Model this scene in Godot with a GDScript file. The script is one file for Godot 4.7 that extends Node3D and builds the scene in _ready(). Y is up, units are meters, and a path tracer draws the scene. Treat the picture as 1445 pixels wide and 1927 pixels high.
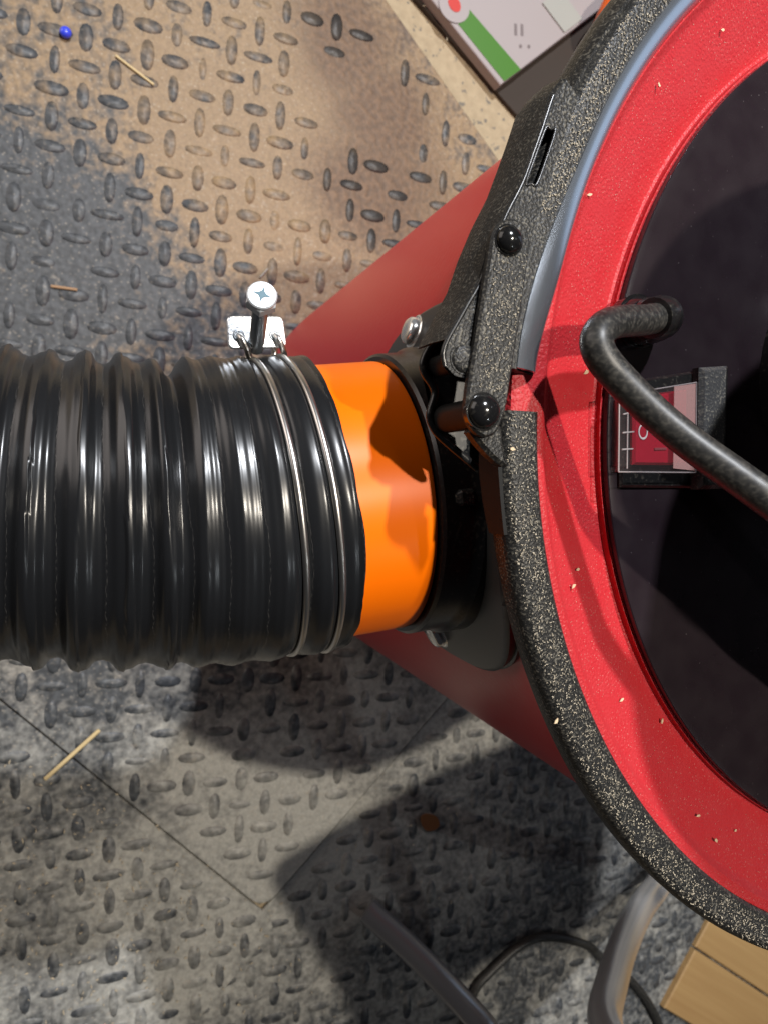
extends Node3D
# Close-up of a red dust drum with a clamped lid, an orange hose coupling and a black corrugated hose,
# seen from above over a workshop floor of rubber mats. Floor at y = 0, drum axis at x = z = 0.

const RY := 0.385            # height of the clamp ring's top above the floor
var rng := RandomNumberGenerator.new()
var used := {}
var M := {}

# ---------------------------------------------------------------- naming
func numbered(called: String) -> String:
	var n: int = used.get(called, 0)
	used[called] = n + 1
	return called if n == 0 else "%s_%03d" % [called, n]

func tag(o: Node3D, label: String, category := "", group := "", kind := "") -> Node3D:
	if label: o.set_meta("label", label)
	if category: o.set_meta("category", category)
	if group: o.set_meta("group", group)
	if kind: o.set_meta("kind", kind)
	return o

func thing(called: String, label: String, category: String, at := Vector3.ZERO, group := "") -> Node3D:
	var o := Node3D.new()
	o.name = numbered(called)
	add_child(o)
	o.position = at
	tag(o, label, category, group)
	return o

func put(called: String, mesh: Mesh, mat: Material, parent: Node = null, at := Vector3.ZERO) -> MeshInstance3D:
	var o := MeshInstance3D.new()
	o.mesh = mesh
	o.material_override = mat
	o.position = at
	if parent == null:
		o.name = numbered(called)
		add_child(o)
	else:
		o.name = called
		parent.add_child(o, true)
	return o

# ---------------------------------------------------------------- mesh builder: triangles in, angle-smoothed mesh out
class Shape:
	var v := PackedVector3Array()
	func tri(a: Vector3, b: Vector3, c: Vector3) -> void:
		v.append(a); v.append(b); v.append(c)
	func quad(a: Vector3, b: Vector3, c: Vector3, d: Vector3) -> void:
		tri(a, b, c); tri(a, c, d)
	func add(o: Shape, t := Transform3D.IDENTITY) -> Shape:
		o.orient()
		for p in o.v: v.append(t * p)
		return self
	func orient() -> void:
		var mid := Vector3.ZERO
		for p in v: mid += p
		mid /= maxf(1.0, v.size())
		var vol := 0.0
		for i in range(0, v.size(), 3):
			vol += (v[i] - mid).dot((v[i + 1] - mid).cross(v[i + 2] - mid))
		if vol > 0.0:   # clockwise front faces
			for i in range(0, v.size(), 3):
				var t := v[i + 1]
				v[i + 1] = v[i + 2]
				v[i + 2] = t
	func mesh(deg := 40.0, orient_it := true) -> ArrayMesh:
		if orient_it: orient()
		var n := v.size() / 3
		var fn := PackedVector3Array()
		fn.resize(n)
		var at := {}
		for i in n:
			var cr := (v[3 * i + 2] - v[3 * i]).cross(v[3 * i + 1] - v[3 * i])
			fn[i] = cr
			for k in 3:
				var q := Vector3i((v[3 * i + k] * 200000.0).round())
				if at.has(q): at[q].append(i)
				else: at[q] = [i]
		var lim := cos(deg_to_rad(deg))
		var un := PackedVector3Array()
		un.resize(n)
		for i in n: un[i] = fn[i].normalized()
		var nn := PackedVector3Array()
		nn.resize(v.size())
		for i in n:
			for k in 3:
				var q := Vector3i((v[3 * i + k] * 200000.0).round())
				var s := Vector3.ZERO
				for j: int in at[q]:
					if un[i].dot(un[j]) >= lim: s += fn[j]
				nn[3 * i + k] = s.normalized() if s.length() > 0.0 else Vector3.UP
		var a := []
		a.resize(Mesh.ARRAY_MAX)
		a[Mesh.ARRAY_VERTEX] = v
		a[Mesh.ARRAY_NORMAL] = nn
		var m := ArrayMesh.new()
		m.add_surface_from_arrays(Mesh.PRIMITIVE_TRIANGLES, a)
		return m

func box(size: Vector3, at := Vector3.ZERO, bevel := 0.0, basis := Basis.IDENTITY) -> Shape:
	# a box with bevelled upright edges and top
	var s := Shape.new()
	var h := size / 2.0
	var b := minf(bevel, minf(h.x, minf(h.y, h.z)) * 0.9)
	var poly := PackedVector2Array()
	if b > 0.0:
		for q: Array in [[1, 1], [-1, 1], [-1, -1], [1, -1]]:
			var cx: float = q[0] * (h.x - b)
			var cz: float = q[1] * (h.z - b)
			var a0: float = atan2(q[1], q[0]) - PI / 4
			for k in 4: poly.append(Vector2(cx + b * cos(a0 + k * PI / 6), cz + b * sin(a0 + k * PI / 6)))
	else:
		poly = PackedVector2Array([Vector2(h.x, h.z), Vector2(-h.x, h.z), Vector2(-h.x, -h.z), Vector2(h.x, -h.z)])
	s.add(prism(poly, -h.y, h.y, b), Transform3D(basis, at))
	return s

func prism(poly: PackedVector2Array, y0: float, y1: float, bevel := 0.0) -> Shape:
	# an outline in x, z extruded from y0 to y1; the upper edge is bevelled
	var s := Shape.new()
	var inner := poly
	var top := y1
	if bevel > 0.0:
		var off := Geometry2D.offset_polygon(poly, -bevel, Geometry2D.JOIN_MITER)
		inner = PackedVector2Array()
		var c := Vector2.ZERO
		for p in poly: c += p
		c /= poly.size()
		var n := poly.size()
		var turn := 1.0 if not Geometry2D.is_polygon_clockwise(poly) else -1.0
		for i in n:
			var e0 := (poly[i] - poly[(i + n - 1) % n]).normalized()
			var e1 := (poly[(i + 1) % n] - poly[i]).normalized()
			var n0 := Vector2(-e0.y, e0.x) * turn
			var n1 := Vector2(-e1.y, e1.x) * turn
			var mid := (n0 + n1).normalized()
			inner.append(poly[i] + mid * bevel / maxf(0.5, mid.dot(n0)))
		top = y1 - bevel
	var t := Geometry2D.triangulate_polygon(inner)
	for i in range(0, t.size(), 3):
		s.tri(v3(inner[t[i]], y1), v3(inner[t[i + 1]], y1), v3(inner[t[i + 2]], y1))
	var flip := false
	if t.size() >= 3:
		var a := inner[t[0]]
		flip = (inner[t[1]] - a).cross(inner[t[2]] - a) > 0.0
	var tb := Geometry2D.triangulate_polygon(poly)
	for i in range(0, tb.size(), 3):
		s.tri(v3(poly[tb[i]], y0), v3(poly[tb[i + 2]], y0), v3(poly[tb[i + 1]], y0))
	# walls wound to agree with the top
	var cw := Geometry2D.is_polygon_clockwise(poly)
	for i in poly.size():
		var j := (i + 1) % poly.size()
		var a0 := v3(poly[i], y0)
		var b0 := v3(poly[j], y0)
		var a1 := v3(poly[i], top)
		var b1 := v3(poly[j], top)
		var want := flip
		var up := (poly[j] - poly[i])
		var outn := Vector2(up.y, -up.x) * (-1.0 if cw else 1.0)
		_wall(s, a0, b0, b1, a1, Vector3(outn.x, 0, outn.y), want)
		if bevel > 0.0: _wall(s, a1, b1, v3(inner[j], y1), v3(inner[i], y1), Vector3(outn.x, outn.length(), outn.y), want)
	return s

func _wall(s: Shape, a: Vector3, b: Vector3, c: Vector3, d: Vector3, out: Vector3, flip: bool) -> void:
	# the top's triangles: flip true means their cross product points down (-y), i.e. clockwise seen from above is reversed
	var cr := (b - a).cross(c - a)
	var is_out := cr.dot(out) > 0.0
	# the top's cross product: x,z ccw (cross > 0) gives cross vector (b-a)x(c-a) = -y
	var top_out := not flip
	if is_out == top_out: s.quad(a, b, c, d)
	else: s.quad(a, d, c, b)

func v3(p: Vector2, y: float) -> Vector3:
	return Vector3(p.x, y, p.y)

func sweep(profile: PackedVector2Array, a0: float, a1: float, n: int, wob = null) -> Shape:
	# a closed profile of (radius, height) turned about the y axis from a0 to a1 degrees, with end caps when it is not a full turn
	var s := Shape.new()
	var full := absf(a1 - a0) >= 359.9
	var m := profile.size()
	var at := func(i: int, k: int) -> Vector3:
		var ang := deg_to_rad(a0 + (a1 - a0) * i / n)
		var q: Vector2 = profile[k % m]
		if wob != null: q = wob.call(q, a0 + (a1 - a0) * i / n)
		return Vector3(q.x * cos(ang), q.y, q.x * sin(ang))
	for i in n:
		for k in m:
			s.quad(at.call(i, k), at.call(i + 1, k), at.call(i + 1, k + 1), at.call(i, k + 1))
	if not full:
		var t := Geometry2D.triangulate_polygon(profile)
		for i in range(0, t.size(), 3):
			s.tri(at.call(0, t[i]), at.call(0, t[i + 1]), at.call(0, t[i + 2]))
			s.tri(at.call(n, t[i]), at.call(n, t[i + 2]), at.call(n, t[i + 1]))
		# make the caps agree with the sides
		var q0: Vector3 = at.call(0, 0)
		var ccw := not Geometry2D.is_polygon_clockwise(profile)
		var tri_ccw := t.size() > 0 and (profile[t[1]] - profile[t[0]]).cross(profile[t[2]] - profile[t[0]]) > 0.0
		if ccw != tri_ccw:
			for i in range(n * m * 6, s.v.size(), 3):
				var w := s.v[i + 1]
				s.v[i + 1] = s.v[i + 2]
				s.v[i + 2] = w
	return s

func lathe(profile: PackedVector2Array, n := 32) -> Shape:
	# an open profile (radius, height) turned full about y
	var s := Shape.new()
	for i in n:
		var a := TAU * i / n
		var b := TAU * (i + 1) / n
		for k in profile.size() - 1:
			var p := profile[k]
			var q := profile[k + 1]
			var pa := Vector3(p.x * cos(a), p.y, p.x * sin(a))
			var pb := Vector3(p.x * cos(b), p.y, p.x * sin(b))
			var qa := Vector3(q.x * cos(a), q.y, q.x * sin(a))
			var qb := Vector3(q.x * cos(b), q.y, q.x * sin(b))
			if p.x > 0.0: s.tri(pa, pb, qb)
			if q.x > 0.0: s.tri(pa, qb, qa)
	return s

func smooth_path(pts: Array, per := 8, closed := false) -> PackedVector3Array:
	var out := PackedVector3Array()
	var n := pts.size()
	for i in (n if closed else n - 1):
		var a: Vector3 = pts[(i + n - 1) % n] if closed or i > 0 else pts[0] * 2.0 - pts[1]
		var b: Vector3 = pts[i]
		var c: Vector3 = pts[(i + 1) % n]
		var d: Vector3 = pts[(i + 2) % n] if closed or i < n - 2 else pts[n - 1] * 2.0 - pts[n - 2]
		for k in per: out.append(b.cubic_interpolate(c, a, d, float(k) / per))
	if not closed: out.append(pts[n - 1])
	return out

func tube(path: PackedVector3Array, radius: Variant, seg := 16, closed := false) -> Shape:
	var s := Shape.new()
	var n := path.size()
	var rings := []
	var side := Vector3.UP
	for i in n:
		var t := (path[(i + 1) % n] if closed else path[mini(i + 1, n - 1)]) - (path[(i + n - 1) % n] if closed else path[maxi(i - 1, 0)])
		t = t.normalized()
		if i == 0 and absf(t.dot(side)) > 0.9: side = Vector3.RIGHT
		side = (side - t * t.dot(side)).normalized()
		var up := t.cross(side)
		var r: float = radius[i] if radius is Array or radius is PackedFloat32Array else radius
		var ring := PackedVector3Array()
		for k in seg: ring.append(path[i] + (side * cos(TAU * k / seg) + up * sin(TAU * k / seg)) * r)
		rings.append(ring)
	for i in (n if closed else n - 1):
		var a: PackedVector3Array = rings[i]
		var b: PackedVector3Array = rings[(i + 1) % n]
		for k in seg:
			var l := (k + 1) % seg
			s.quad(a[k], a[l], b[l], b[k])
	if not closed:
		for k in seg:
			s.tri(path[0], rings[0][(k + 1) % seg], rings[0][k])
			s.tri(path[n - 1], rings[n - 1][k], rings[n - 1][(k + 1) % seg])
	return s

func grid(nu: int, nv: int, f: Callable, uvf: Callable, out_from: Callable) -> ArrayMesh:
	# a smooth sheet f(u, v), both 0..1, with UVs; out_from(u) is a point that lies inside
	var a := []
	a.resize(Mesh.ARRAY_MAX)
	var vv := PackedVector3Array()
	var uv := PackedVector2Array()
	var nn := PackedVector3Array()
	var ix := PackedInt32Array()
	for i in nu + 1:
		for k in nv + 1:
			vv.append(f.call(float(i) / nu, float(k) / nv))
			uv.append(uvf.call(float(i) / nu, float(k) / nv))
	var w := nv + 1
	for i in nu + 1:
		var inside: Vector3 = out_from.call(float(i) / nu)
		for k in nv + 1:
			var du := vv[mini(i + 1, nu) * w + k] - vv[maxi(i - 1, 0) * w + k]
			var dv := vv[i * w + (k + 1 if k < nv else 1)] - vv[i * w + (k - 1 if k > 0 else nv - 1)]
			var n := du.cross(dv).normalized()
			if n.dot(vv[i * w + k] - inside) < 0.0: n = -n
			nn.append(n)
	var p0 := vv[0]
	var flip := (vv[w] - p0).cross(vv[1] - p0).dot(nn[0]) > 0.0
	for i in nu:
		for k in nv:
			var q := i * w + k
			if flip: ix.append_array([q, q + 1, q + w, q + 1, q + w + 1, q + w])
			else: ix.append_array([q, q + w, q + 1, q + 1, q + w, q + w + 1])
	a[Mesh.ARRAY_VERTEX] = vv
	a[Mesh.ARRAY_NORMAL] = nn
	a[Mesh.ARRAY_TEX_UV] = uv
	a[Mesh.ARRAY_INDEX] = ix
	var m := ArrayMesh.new()
	m.add_surface_from_arrays(Mesh.PRIMITIVE_TRIANGLES, a)
	return m

# ---------------------------------------------------------------- textures
func noise(freq: float, seed_: int, oct := 3, type := FastNoiseLite.TYPE_SIMPLEX_SMOOTH) -> FastNoiseLite:
	var n := FastNoiseLite.new()
	n.seed = seed_
	n.frequency = freq
	n.noise_type = type
	n.fractal_octaves = oct
	return n

func field(size: int, freq: float, seed_: int, oct := 3, type := FastNoiseLite.TYPE_SIMPLEX_SMOOTH) -> PackedByteArray:
	var im := noise(freq, seed_, oct, type).get_seamless_image(size, size, false, false, 0.15, true)
	im.convert(Image.FORMAT_L8)
	return im.get_data()

func lin(r: float, g: float, b: float) -> Color:
	return Color(r, g, b).linear_to_srgb()

func tex(size: int, f: Callable) -> ImageTexture:
	# f(i) gives the linear colour of pixel i
	var d := PackedByteArray()
	d.resize(size * size * 3)
	for i in size * size:
		var c: Color = f.call(i)
		c = c.linear_to_srgb()
		d[3 * i] = int(clampf(c.r, 0, 1) * 255.0)
		d[3 * i + 1] = int(clampf(c.g, 0, 1) * 255.0)
		d[3 * i + 2] = int(clampf(c.b, 0, 1) * 255.0)
	return ImageTexture.create_from_image(Image.create_from_data(size, size, false, Image.FORMAT_RGB8, d))

func grey(size: int, d: PackedByteArray) -> ImageTexture:
	return ImageTexture.create_from_image(Image.create_from_data(size, size, false, Image.FORMAT_L8, d))

func mat(col: Color, rough: float, metal := 0.0) -> StandardMaterial3D:
	var m := StandardMaterial3D.new()
	m.albedo_color = col.linear_to_srgb()
	m.roughness = rough
	m.metallic = metal
	return m

func tri_map(m: StandardMaterial3D, tile: float) -> StandardMaterial3D:
	m.uv1_triplanar = true
	m.uv1_world_triplanar = true
	m.uv1_scale = Vector3.ONE / tile
	m.uv1_triplanar_sharpness = 4.0
	return m

func ss(a: float, b: float, x: float) -> float:
	return smoothstep(a, b, x)

func make_materials() -> void:
	var n1 := field(512, 0.075, 1, 2)          # flecks of a few pixels
	var n2 := field(512, 0.11, 2, 1)
	var n3 := field(512, 0.010, 3, 3)
	var n4 := field(512, 0.03, 4, 3)
	# black paint under a dusting of sawdust
	var dusty := func(base: float, amount: float, size: int) -> ImageTexture:
		return tex(512, func(i: int) -> Color:
			var a := n1[i] / 255.0
			var b := n2[(i * 7 + 1311) % 262144] / 255.0
			var big := n3[i] / 255.0
			var k := ss(0.66 - 0.10 * amount, 0.86, a + 0.34 * (big - 0.5)) * amount
			k = maxf(k, ss(0.80, 0.92, b) * amount * 0.9)
			var c := Color(base, base, base * 1.05).lerp(Color(0.30, 0.275, 0.22), clampf(k * 0.40, 0, 1))
			return c)
	var bump_flecks := grey(512, n1)
	var d := mat(Color(1, 1, 1), 0.42)
	d.metallic_specular = 0.35
	d.albedo_texture = dusty.call(0.013, 1.0, 512)
	d.heightmap_enabled = true
	d.heightmap_texture = bump_flecks
	d.heightmap_scale = 0.012
	M.dusty_black = tri_map(d, 0.034)
	var dg := d.duplicate()
	dg.albedo_texture = dusty.call(0.055, 1.3, 512)
	M.dusty_grey = dg
	var d2 := mat(Color(1, 1, 1), 0.28)
	d2.albedo_texture = dusty.call(0.010, 0.35, 512)
	M.black_paint = tri_map(d2, 0.055)
	M.slope_gleam = mat(Color(0.52, 0.57, 0.64), 0.24, 0.92)  # pale metal on a black slope; the bluish gleam is in the colour
	var d3 := mat(Color(1, 1, 1), 0.14)
	d3.albedo_texture = dusty.call(0.008, 0.12, 512)
	M.gloss_black = tri_map(d3, 0.055)
	# red crinkle paint of the lid
	var crinkle := field(512, 0.070, 9, 2)
	var red := mat(Color(1, 1, 1), 0.42)
	red.albedo_texture = tex(512, func(i: int) -> Color:
		var b := n2[i] / 255.0
		var a := n1[(i * 3 + 977) % 262144] / 255.0
		var k := ss(0.82, 0.95, b) * 0.34 + ss(0.5, 0.9, a) * 0.05 + 0.03 * n3[i] / 255.0
		return Color(0.46, 0.010, 0.019).lerp(Color(0.60, 0.36, 0.31), k + 0.028))
	red.heightmap_enabled = true
	red.heightmap_texture = grey(512, crinkle)
	red.heightmap_scale = 0.016
	red.metallic_specular = 0.32
	M.red_lid = tri_map(red, 0.038)
	var redb := mat(Color(1, 1, 1), 0.30)
	redb.metallic_specular = 0.35
	redb.albedo_texture = tex(512, func(i: int) -> Color:
		var a := n4[i] / 255.0
		var b := n2[i] / 255.0
		var k := 0.03 * ss(0.35, 0.8, a) + 0.10 * ss(0.88, 0.96, b)
		return Color(0.70, 0.020, 0.028).lerp(Color(0.62, 0.38, 0.34), k))
	redb.heightmap_enabled = true
	redb.heightmap_texture = grey(512, crinkle)
	redb.heightmap_scale = 0.003
	M.red_body = tri_map(redb, 0.08)
	# motor cover: black, semi-gloss, dusted
	var cov := mat(Color(1, 1, 1), 0.24)
	cov.metallic_specular = 0.4
	cov.albedo_texture = tex(512, func(i: int) -> Color:
		var b := n2[i] / 255.0
		var k := 0.02 * n3[i] / 255.0 + 0.25 * ss(0.955, 0.99, b)
		return Color(0.013, 0.008, 0.011).lerp(Color(0.40, 0.36, 0.36), k))
	M.cover = tri_map(cov, 0.07)
	# cord rubber, grey with dust in patches
	var cord := mat(Color(1, 1, 1), 0.42)
	cord.albedo_texture = tex(512, func(i: int) -> Color:
		var k := 0.16 * ss(0.30, 0.9, n4[i] / 255.0) + 0.42 * ss(0.35, 0.95, n1[i] / 255.0)
		return Color(0.012, 0.012, 0.012).lerp(Color(0.15, 0.14, 0.12), k * 0.75))
	M.cord = tri_map(cord, 0.05)
	# orange printed plastic
	var org := mat(Color(0.92, 0.165, 0.001), 0.36)
	org.metallic_specular = 0.30
	M.orange = org
	# steel
	var zinc := mat(Color(0.80, 0.83, 0.86), 0.38, 0.85)
	zinc.heightmap_enabled = true
	zinc.heightmap_texture = grey(512, n4)
	zinc.heightmap_scale = 0.006
	M.zinc = tri_map(zinc, 0.02)
	M.soot = mat(Color(0.012, 0.012, 0.012), 0.5)
	M.soot.metallic_specular = 0.25
	M.flange = mat(Color(0.045, 0.046, 0.046), 0.34)
	M.bolt = mat(Color(0.88, 0.88, 0.86), 0.22, 0.8)
	M.zinc_bright = mat(Color(0.60, 0.63, 0.66), 0.48, 0.55)
	M.wire = mat(Color(0.62, 0.60, 0.57), 0.33, 1.0)
	M.dark_metal = mat(Color(0.30, 0.33, 0.36), 0.38, 0.9)
	M.chrome = mat(Color(0.80, 0.80, 0.81), 0.24, 0.78)
	M.grey_metal = mat(Color(0.34, 0.34, 0.35), 0.30, 0.6)
	# clear plastic, red rocker
	var clear := StandardMaterial3D.new()
	clear.albedo_color = Color(0.5, 0.45, 0.45, 0.05)
	clear.transparency = BaseMaterial3D.TRANSPARENCY_ALPHA
	clear.roughness = 0.12
	M.clear = clear
	var milky := mat(Color(0.45, 0.42, 0.42), 0.35)
	M.milky = milky
	milky.albedo_color = Color(lin(0.45, 0.40, 0.40), 0.5)
	milky.transparency = BaseMaterial3D.TRANSPARENCY_ALPHA
	M.rocker = mat(Color(0.42, 0.006, 0.026), 0.25)
	M.white_print = mat(Color(0.75, 0.70, 0.70), 0.5)
	# hose: black plastic with glue-line dots and dust along the seam (u = turns, v = round)
	var hn := field(512, 0.09, 21, 2)
	var hose := mat(Color(1, 1, 1), 0.26)
	hose.albedo_texture = tex(512, func(i: int) -> Color:
		var x := (i % 512) / 512.0
		var a := hn[i] / 255.0
		var seam := maxf(0.0, 1.0 - absf(x - 0.50 - 0.01 * sin(i / 512 * 0.2)) / 0.022)
		var k := seam * ss(0.45, 0.75, a) * 0.20 + 0.35 * ss(0.88, 0.97, hn[(i * 5 + 77) % 262144] / 255.0)
		return Color(0.010, 0.0105, 0.012).lerp(Color(0.30, 0.28, 0.25), k))
	hose.roughness = 0.27
	hose.uv1_scale = Vector3(1, 3, 1)
	M.hose = hose
	# plywood under the mats
	var ply := mat(Color(1, 1, 1), 0.75)
	ply.albedo_texture = tex(512, func(i: int) -> Color:
		var a := n4[i] / 255.0
		var b := n3[(i * 3 + 50) % 262144] / 255.0
		var c := Color(0.44, 0.35, 0.225).lerp(Color(0.33, 0.255, 0.16), a)
		c = c.lerp(Color(0.10, 0.10, 0.095), 0.75 * ss(0.70, 0.80, n4[(i * 1 + 131072) % 262144] / 255.0 ))
		return c.lerp(Color(0.42, 0.34, 0.22), 0.4 * ss(0.55, 0.9, n1[i] / 255.0)))
	M.plywood = tri_map(ply, 0.16)
	# planed boards
	var board := mat(Color(1, 1, 1), 0.55)
	board.albedo_texture = tex(512, func(i: int) -> Color:
		var y := i / 512
		var g := n3[(y * 512 + (i % 512) / 14) % 262144] / 255.0
		var f := n1[(y * 512 + (i % 512) / 20) % 262144] / 255.0
		return Color(0.46, 0.30, 0.13).lerp(Color(0.30, 0.17, 0.065), 0.6 * g + 0.3 * f))
	M.board = board
	M.straw = mat(Color(0.62, 0.48, 0.25), 0.6)
	M.chip = mat(Color(0.62, 0.47, 0.30), 0.7)

# ---------------------------------------------------------------- the floor
func blob(x: float, z: float, cx: float, cz: float, r: float) -> float:
	return ss(r * 1.25, r * 0.35, Vector2(x - cx, z - cz).length())

func paint_floor(x0: float, z0: float, side: float, px: int) -> Array:
	# two colour sheets in one pass: the mats' ground and the tops of their lozenges (tan sawdust trodden in, a damp stain, a lit strip put in as pale dust)
	var big := noise(0.010 * 1000.0 / px, 7, 4).get_image(px, px, false, false, false).get_data()
	var fin := noise(0.16, 8, 3).get_image(px, px, false, false, false).get_data()
	var grit := noise(0.42, 9, 2).get_image(px, px, false, false, false).get_data()
	var wear := noise(0.045, 10, 2).get_image(px, px, false, false, false).get_data()
	var a := PackedByteArray()
	var b := PackedByteArray()
	a.resize(px * px * 3)
	b.resize(px * px * 3)
	var tan := Color(0.285, 0.195, 0.106)
	var pale := Color(0.46, 0.40, 0.32)
	for iz in px:
		var z := z0 + side * (iz + 0.5) / px
		for ix in px:
			var x := x0 + side * (ix + 0.5) / px
			var i := iz * px + ix
			var n := big[i] / 127.5 - 1.0
			var fine := fin[i] / 127.5 - 1.0
			var d := 0.26 + 0.60 * n
			var patch := wear[(i + 331 * px + 97) % (px * px)] / 127.5 - 1.0
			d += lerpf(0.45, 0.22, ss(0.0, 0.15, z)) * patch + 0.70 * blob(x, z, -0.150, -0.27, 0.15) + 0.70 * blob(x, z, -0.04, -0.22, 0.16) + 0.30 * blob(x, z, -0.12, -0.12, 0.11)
			d -= 0.70 * blob(x, z, -0.30, -0.15, 0.11)
			d += 0.60 * blob(x, z, -0.09, 0.24, 0.17) + 0.25 * blob(x, z, -0.20, 0.33, 0.14)  # pale dust raised to brighten the lamplit strip between the shadows
			d += 0.12 * blob(x, z, -0.24, 0.36, 0.14) - 0.15 * blob(x, z, -0.20, 0.15, 0.12)
			d += lerpf(0.60, 0.30, ss(0.0, 0.2, z)) * fine + 0.25 * (wear[i] / 127.5 - 1.0)
			d -= 0.35 * blob(x, z, -0.20, -0.12, 0.09)
			var w := 0.014 * n + 0.005 * fine
			var s := maxf(blob(x + w, z - w, -0.050, -0.310, 0.055), maxf(blob(x - w, z + w, -0.030, -0.205, 0.062), blob(x + w, z, -0.018, -0.260, 0.055)))
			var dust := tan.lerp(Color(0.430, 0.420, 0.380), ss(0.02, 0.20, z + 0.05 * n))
			var crumb := ss(0.60, 0.85, wear[(i * 3 + 7001) % (px * px)] / 127.5 - 1.0 + 0.4 * n)
			var rub := 0.060 * (1.0 + 0.5 * fine)
			var rubber := Color(rub, rub * 1.08, rub * 1.18)
			var g := ss(0.42, 0.75, grit[i] / 127.5 - 1.0)
			for k in 2:
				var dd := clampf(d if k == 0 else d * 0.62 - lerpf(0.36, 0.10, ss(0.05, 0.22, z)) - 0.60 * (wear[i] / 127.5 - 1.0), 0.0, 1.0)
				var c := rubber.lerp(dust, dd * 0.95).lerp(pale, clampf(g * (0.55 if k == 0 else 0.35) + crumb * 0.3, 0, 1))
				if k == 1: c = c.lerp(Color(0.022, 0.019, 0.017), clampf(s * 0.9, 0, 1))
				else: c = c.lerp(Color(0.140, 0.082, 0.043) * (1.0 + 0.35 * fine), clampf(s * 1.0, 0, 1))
				c = c * (1.0 + 0.22 * (grit[(i + 5333) % (px * px)] / 127.5 - 1.0) + 0.14 * fine)
				c = c.clamp(Color(0, 0, 0), Color(1, 1, 1)).linear_to_srgb()
				if k == 0:
					a[3 * i] = int(c.r * 255.0)
					a[3 * i + 1] = int(c.g * 255.0)
					a[3 * i + 2] = int(c.b * 255.0)
				else:
					b[3 * i] = int(c.r * 255.0)
					b[3 * i + 1] = int(c.g * 255.0)
					b[3 * i + 2] = int(c.b * 255.0)
	var out := []
	for d: PackedByteArray in [a, b]:
		var m := mat(Color(1, 1, 1), 0.60)
		m.albedo_texture = ImageTexture.create_from_image(Image.create_from_data(px, px, false, Image.FORMAT_RGB8, d))
		m.uv1_scale = Vector3(1.0 / side, 1.0 / side, 1)
		m.uv1_offset = Vector3(-x0 / side, -z0 / side, 0)
		out.append(m)
	out[1].roughness = 0.50
	for m: StandardMaterial3D in out:
		m.heightmap_enabled = true
		m.heightmap_texture = grey(px, fin)
		m.heightmap_scale = 0.05
	return out

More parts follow.
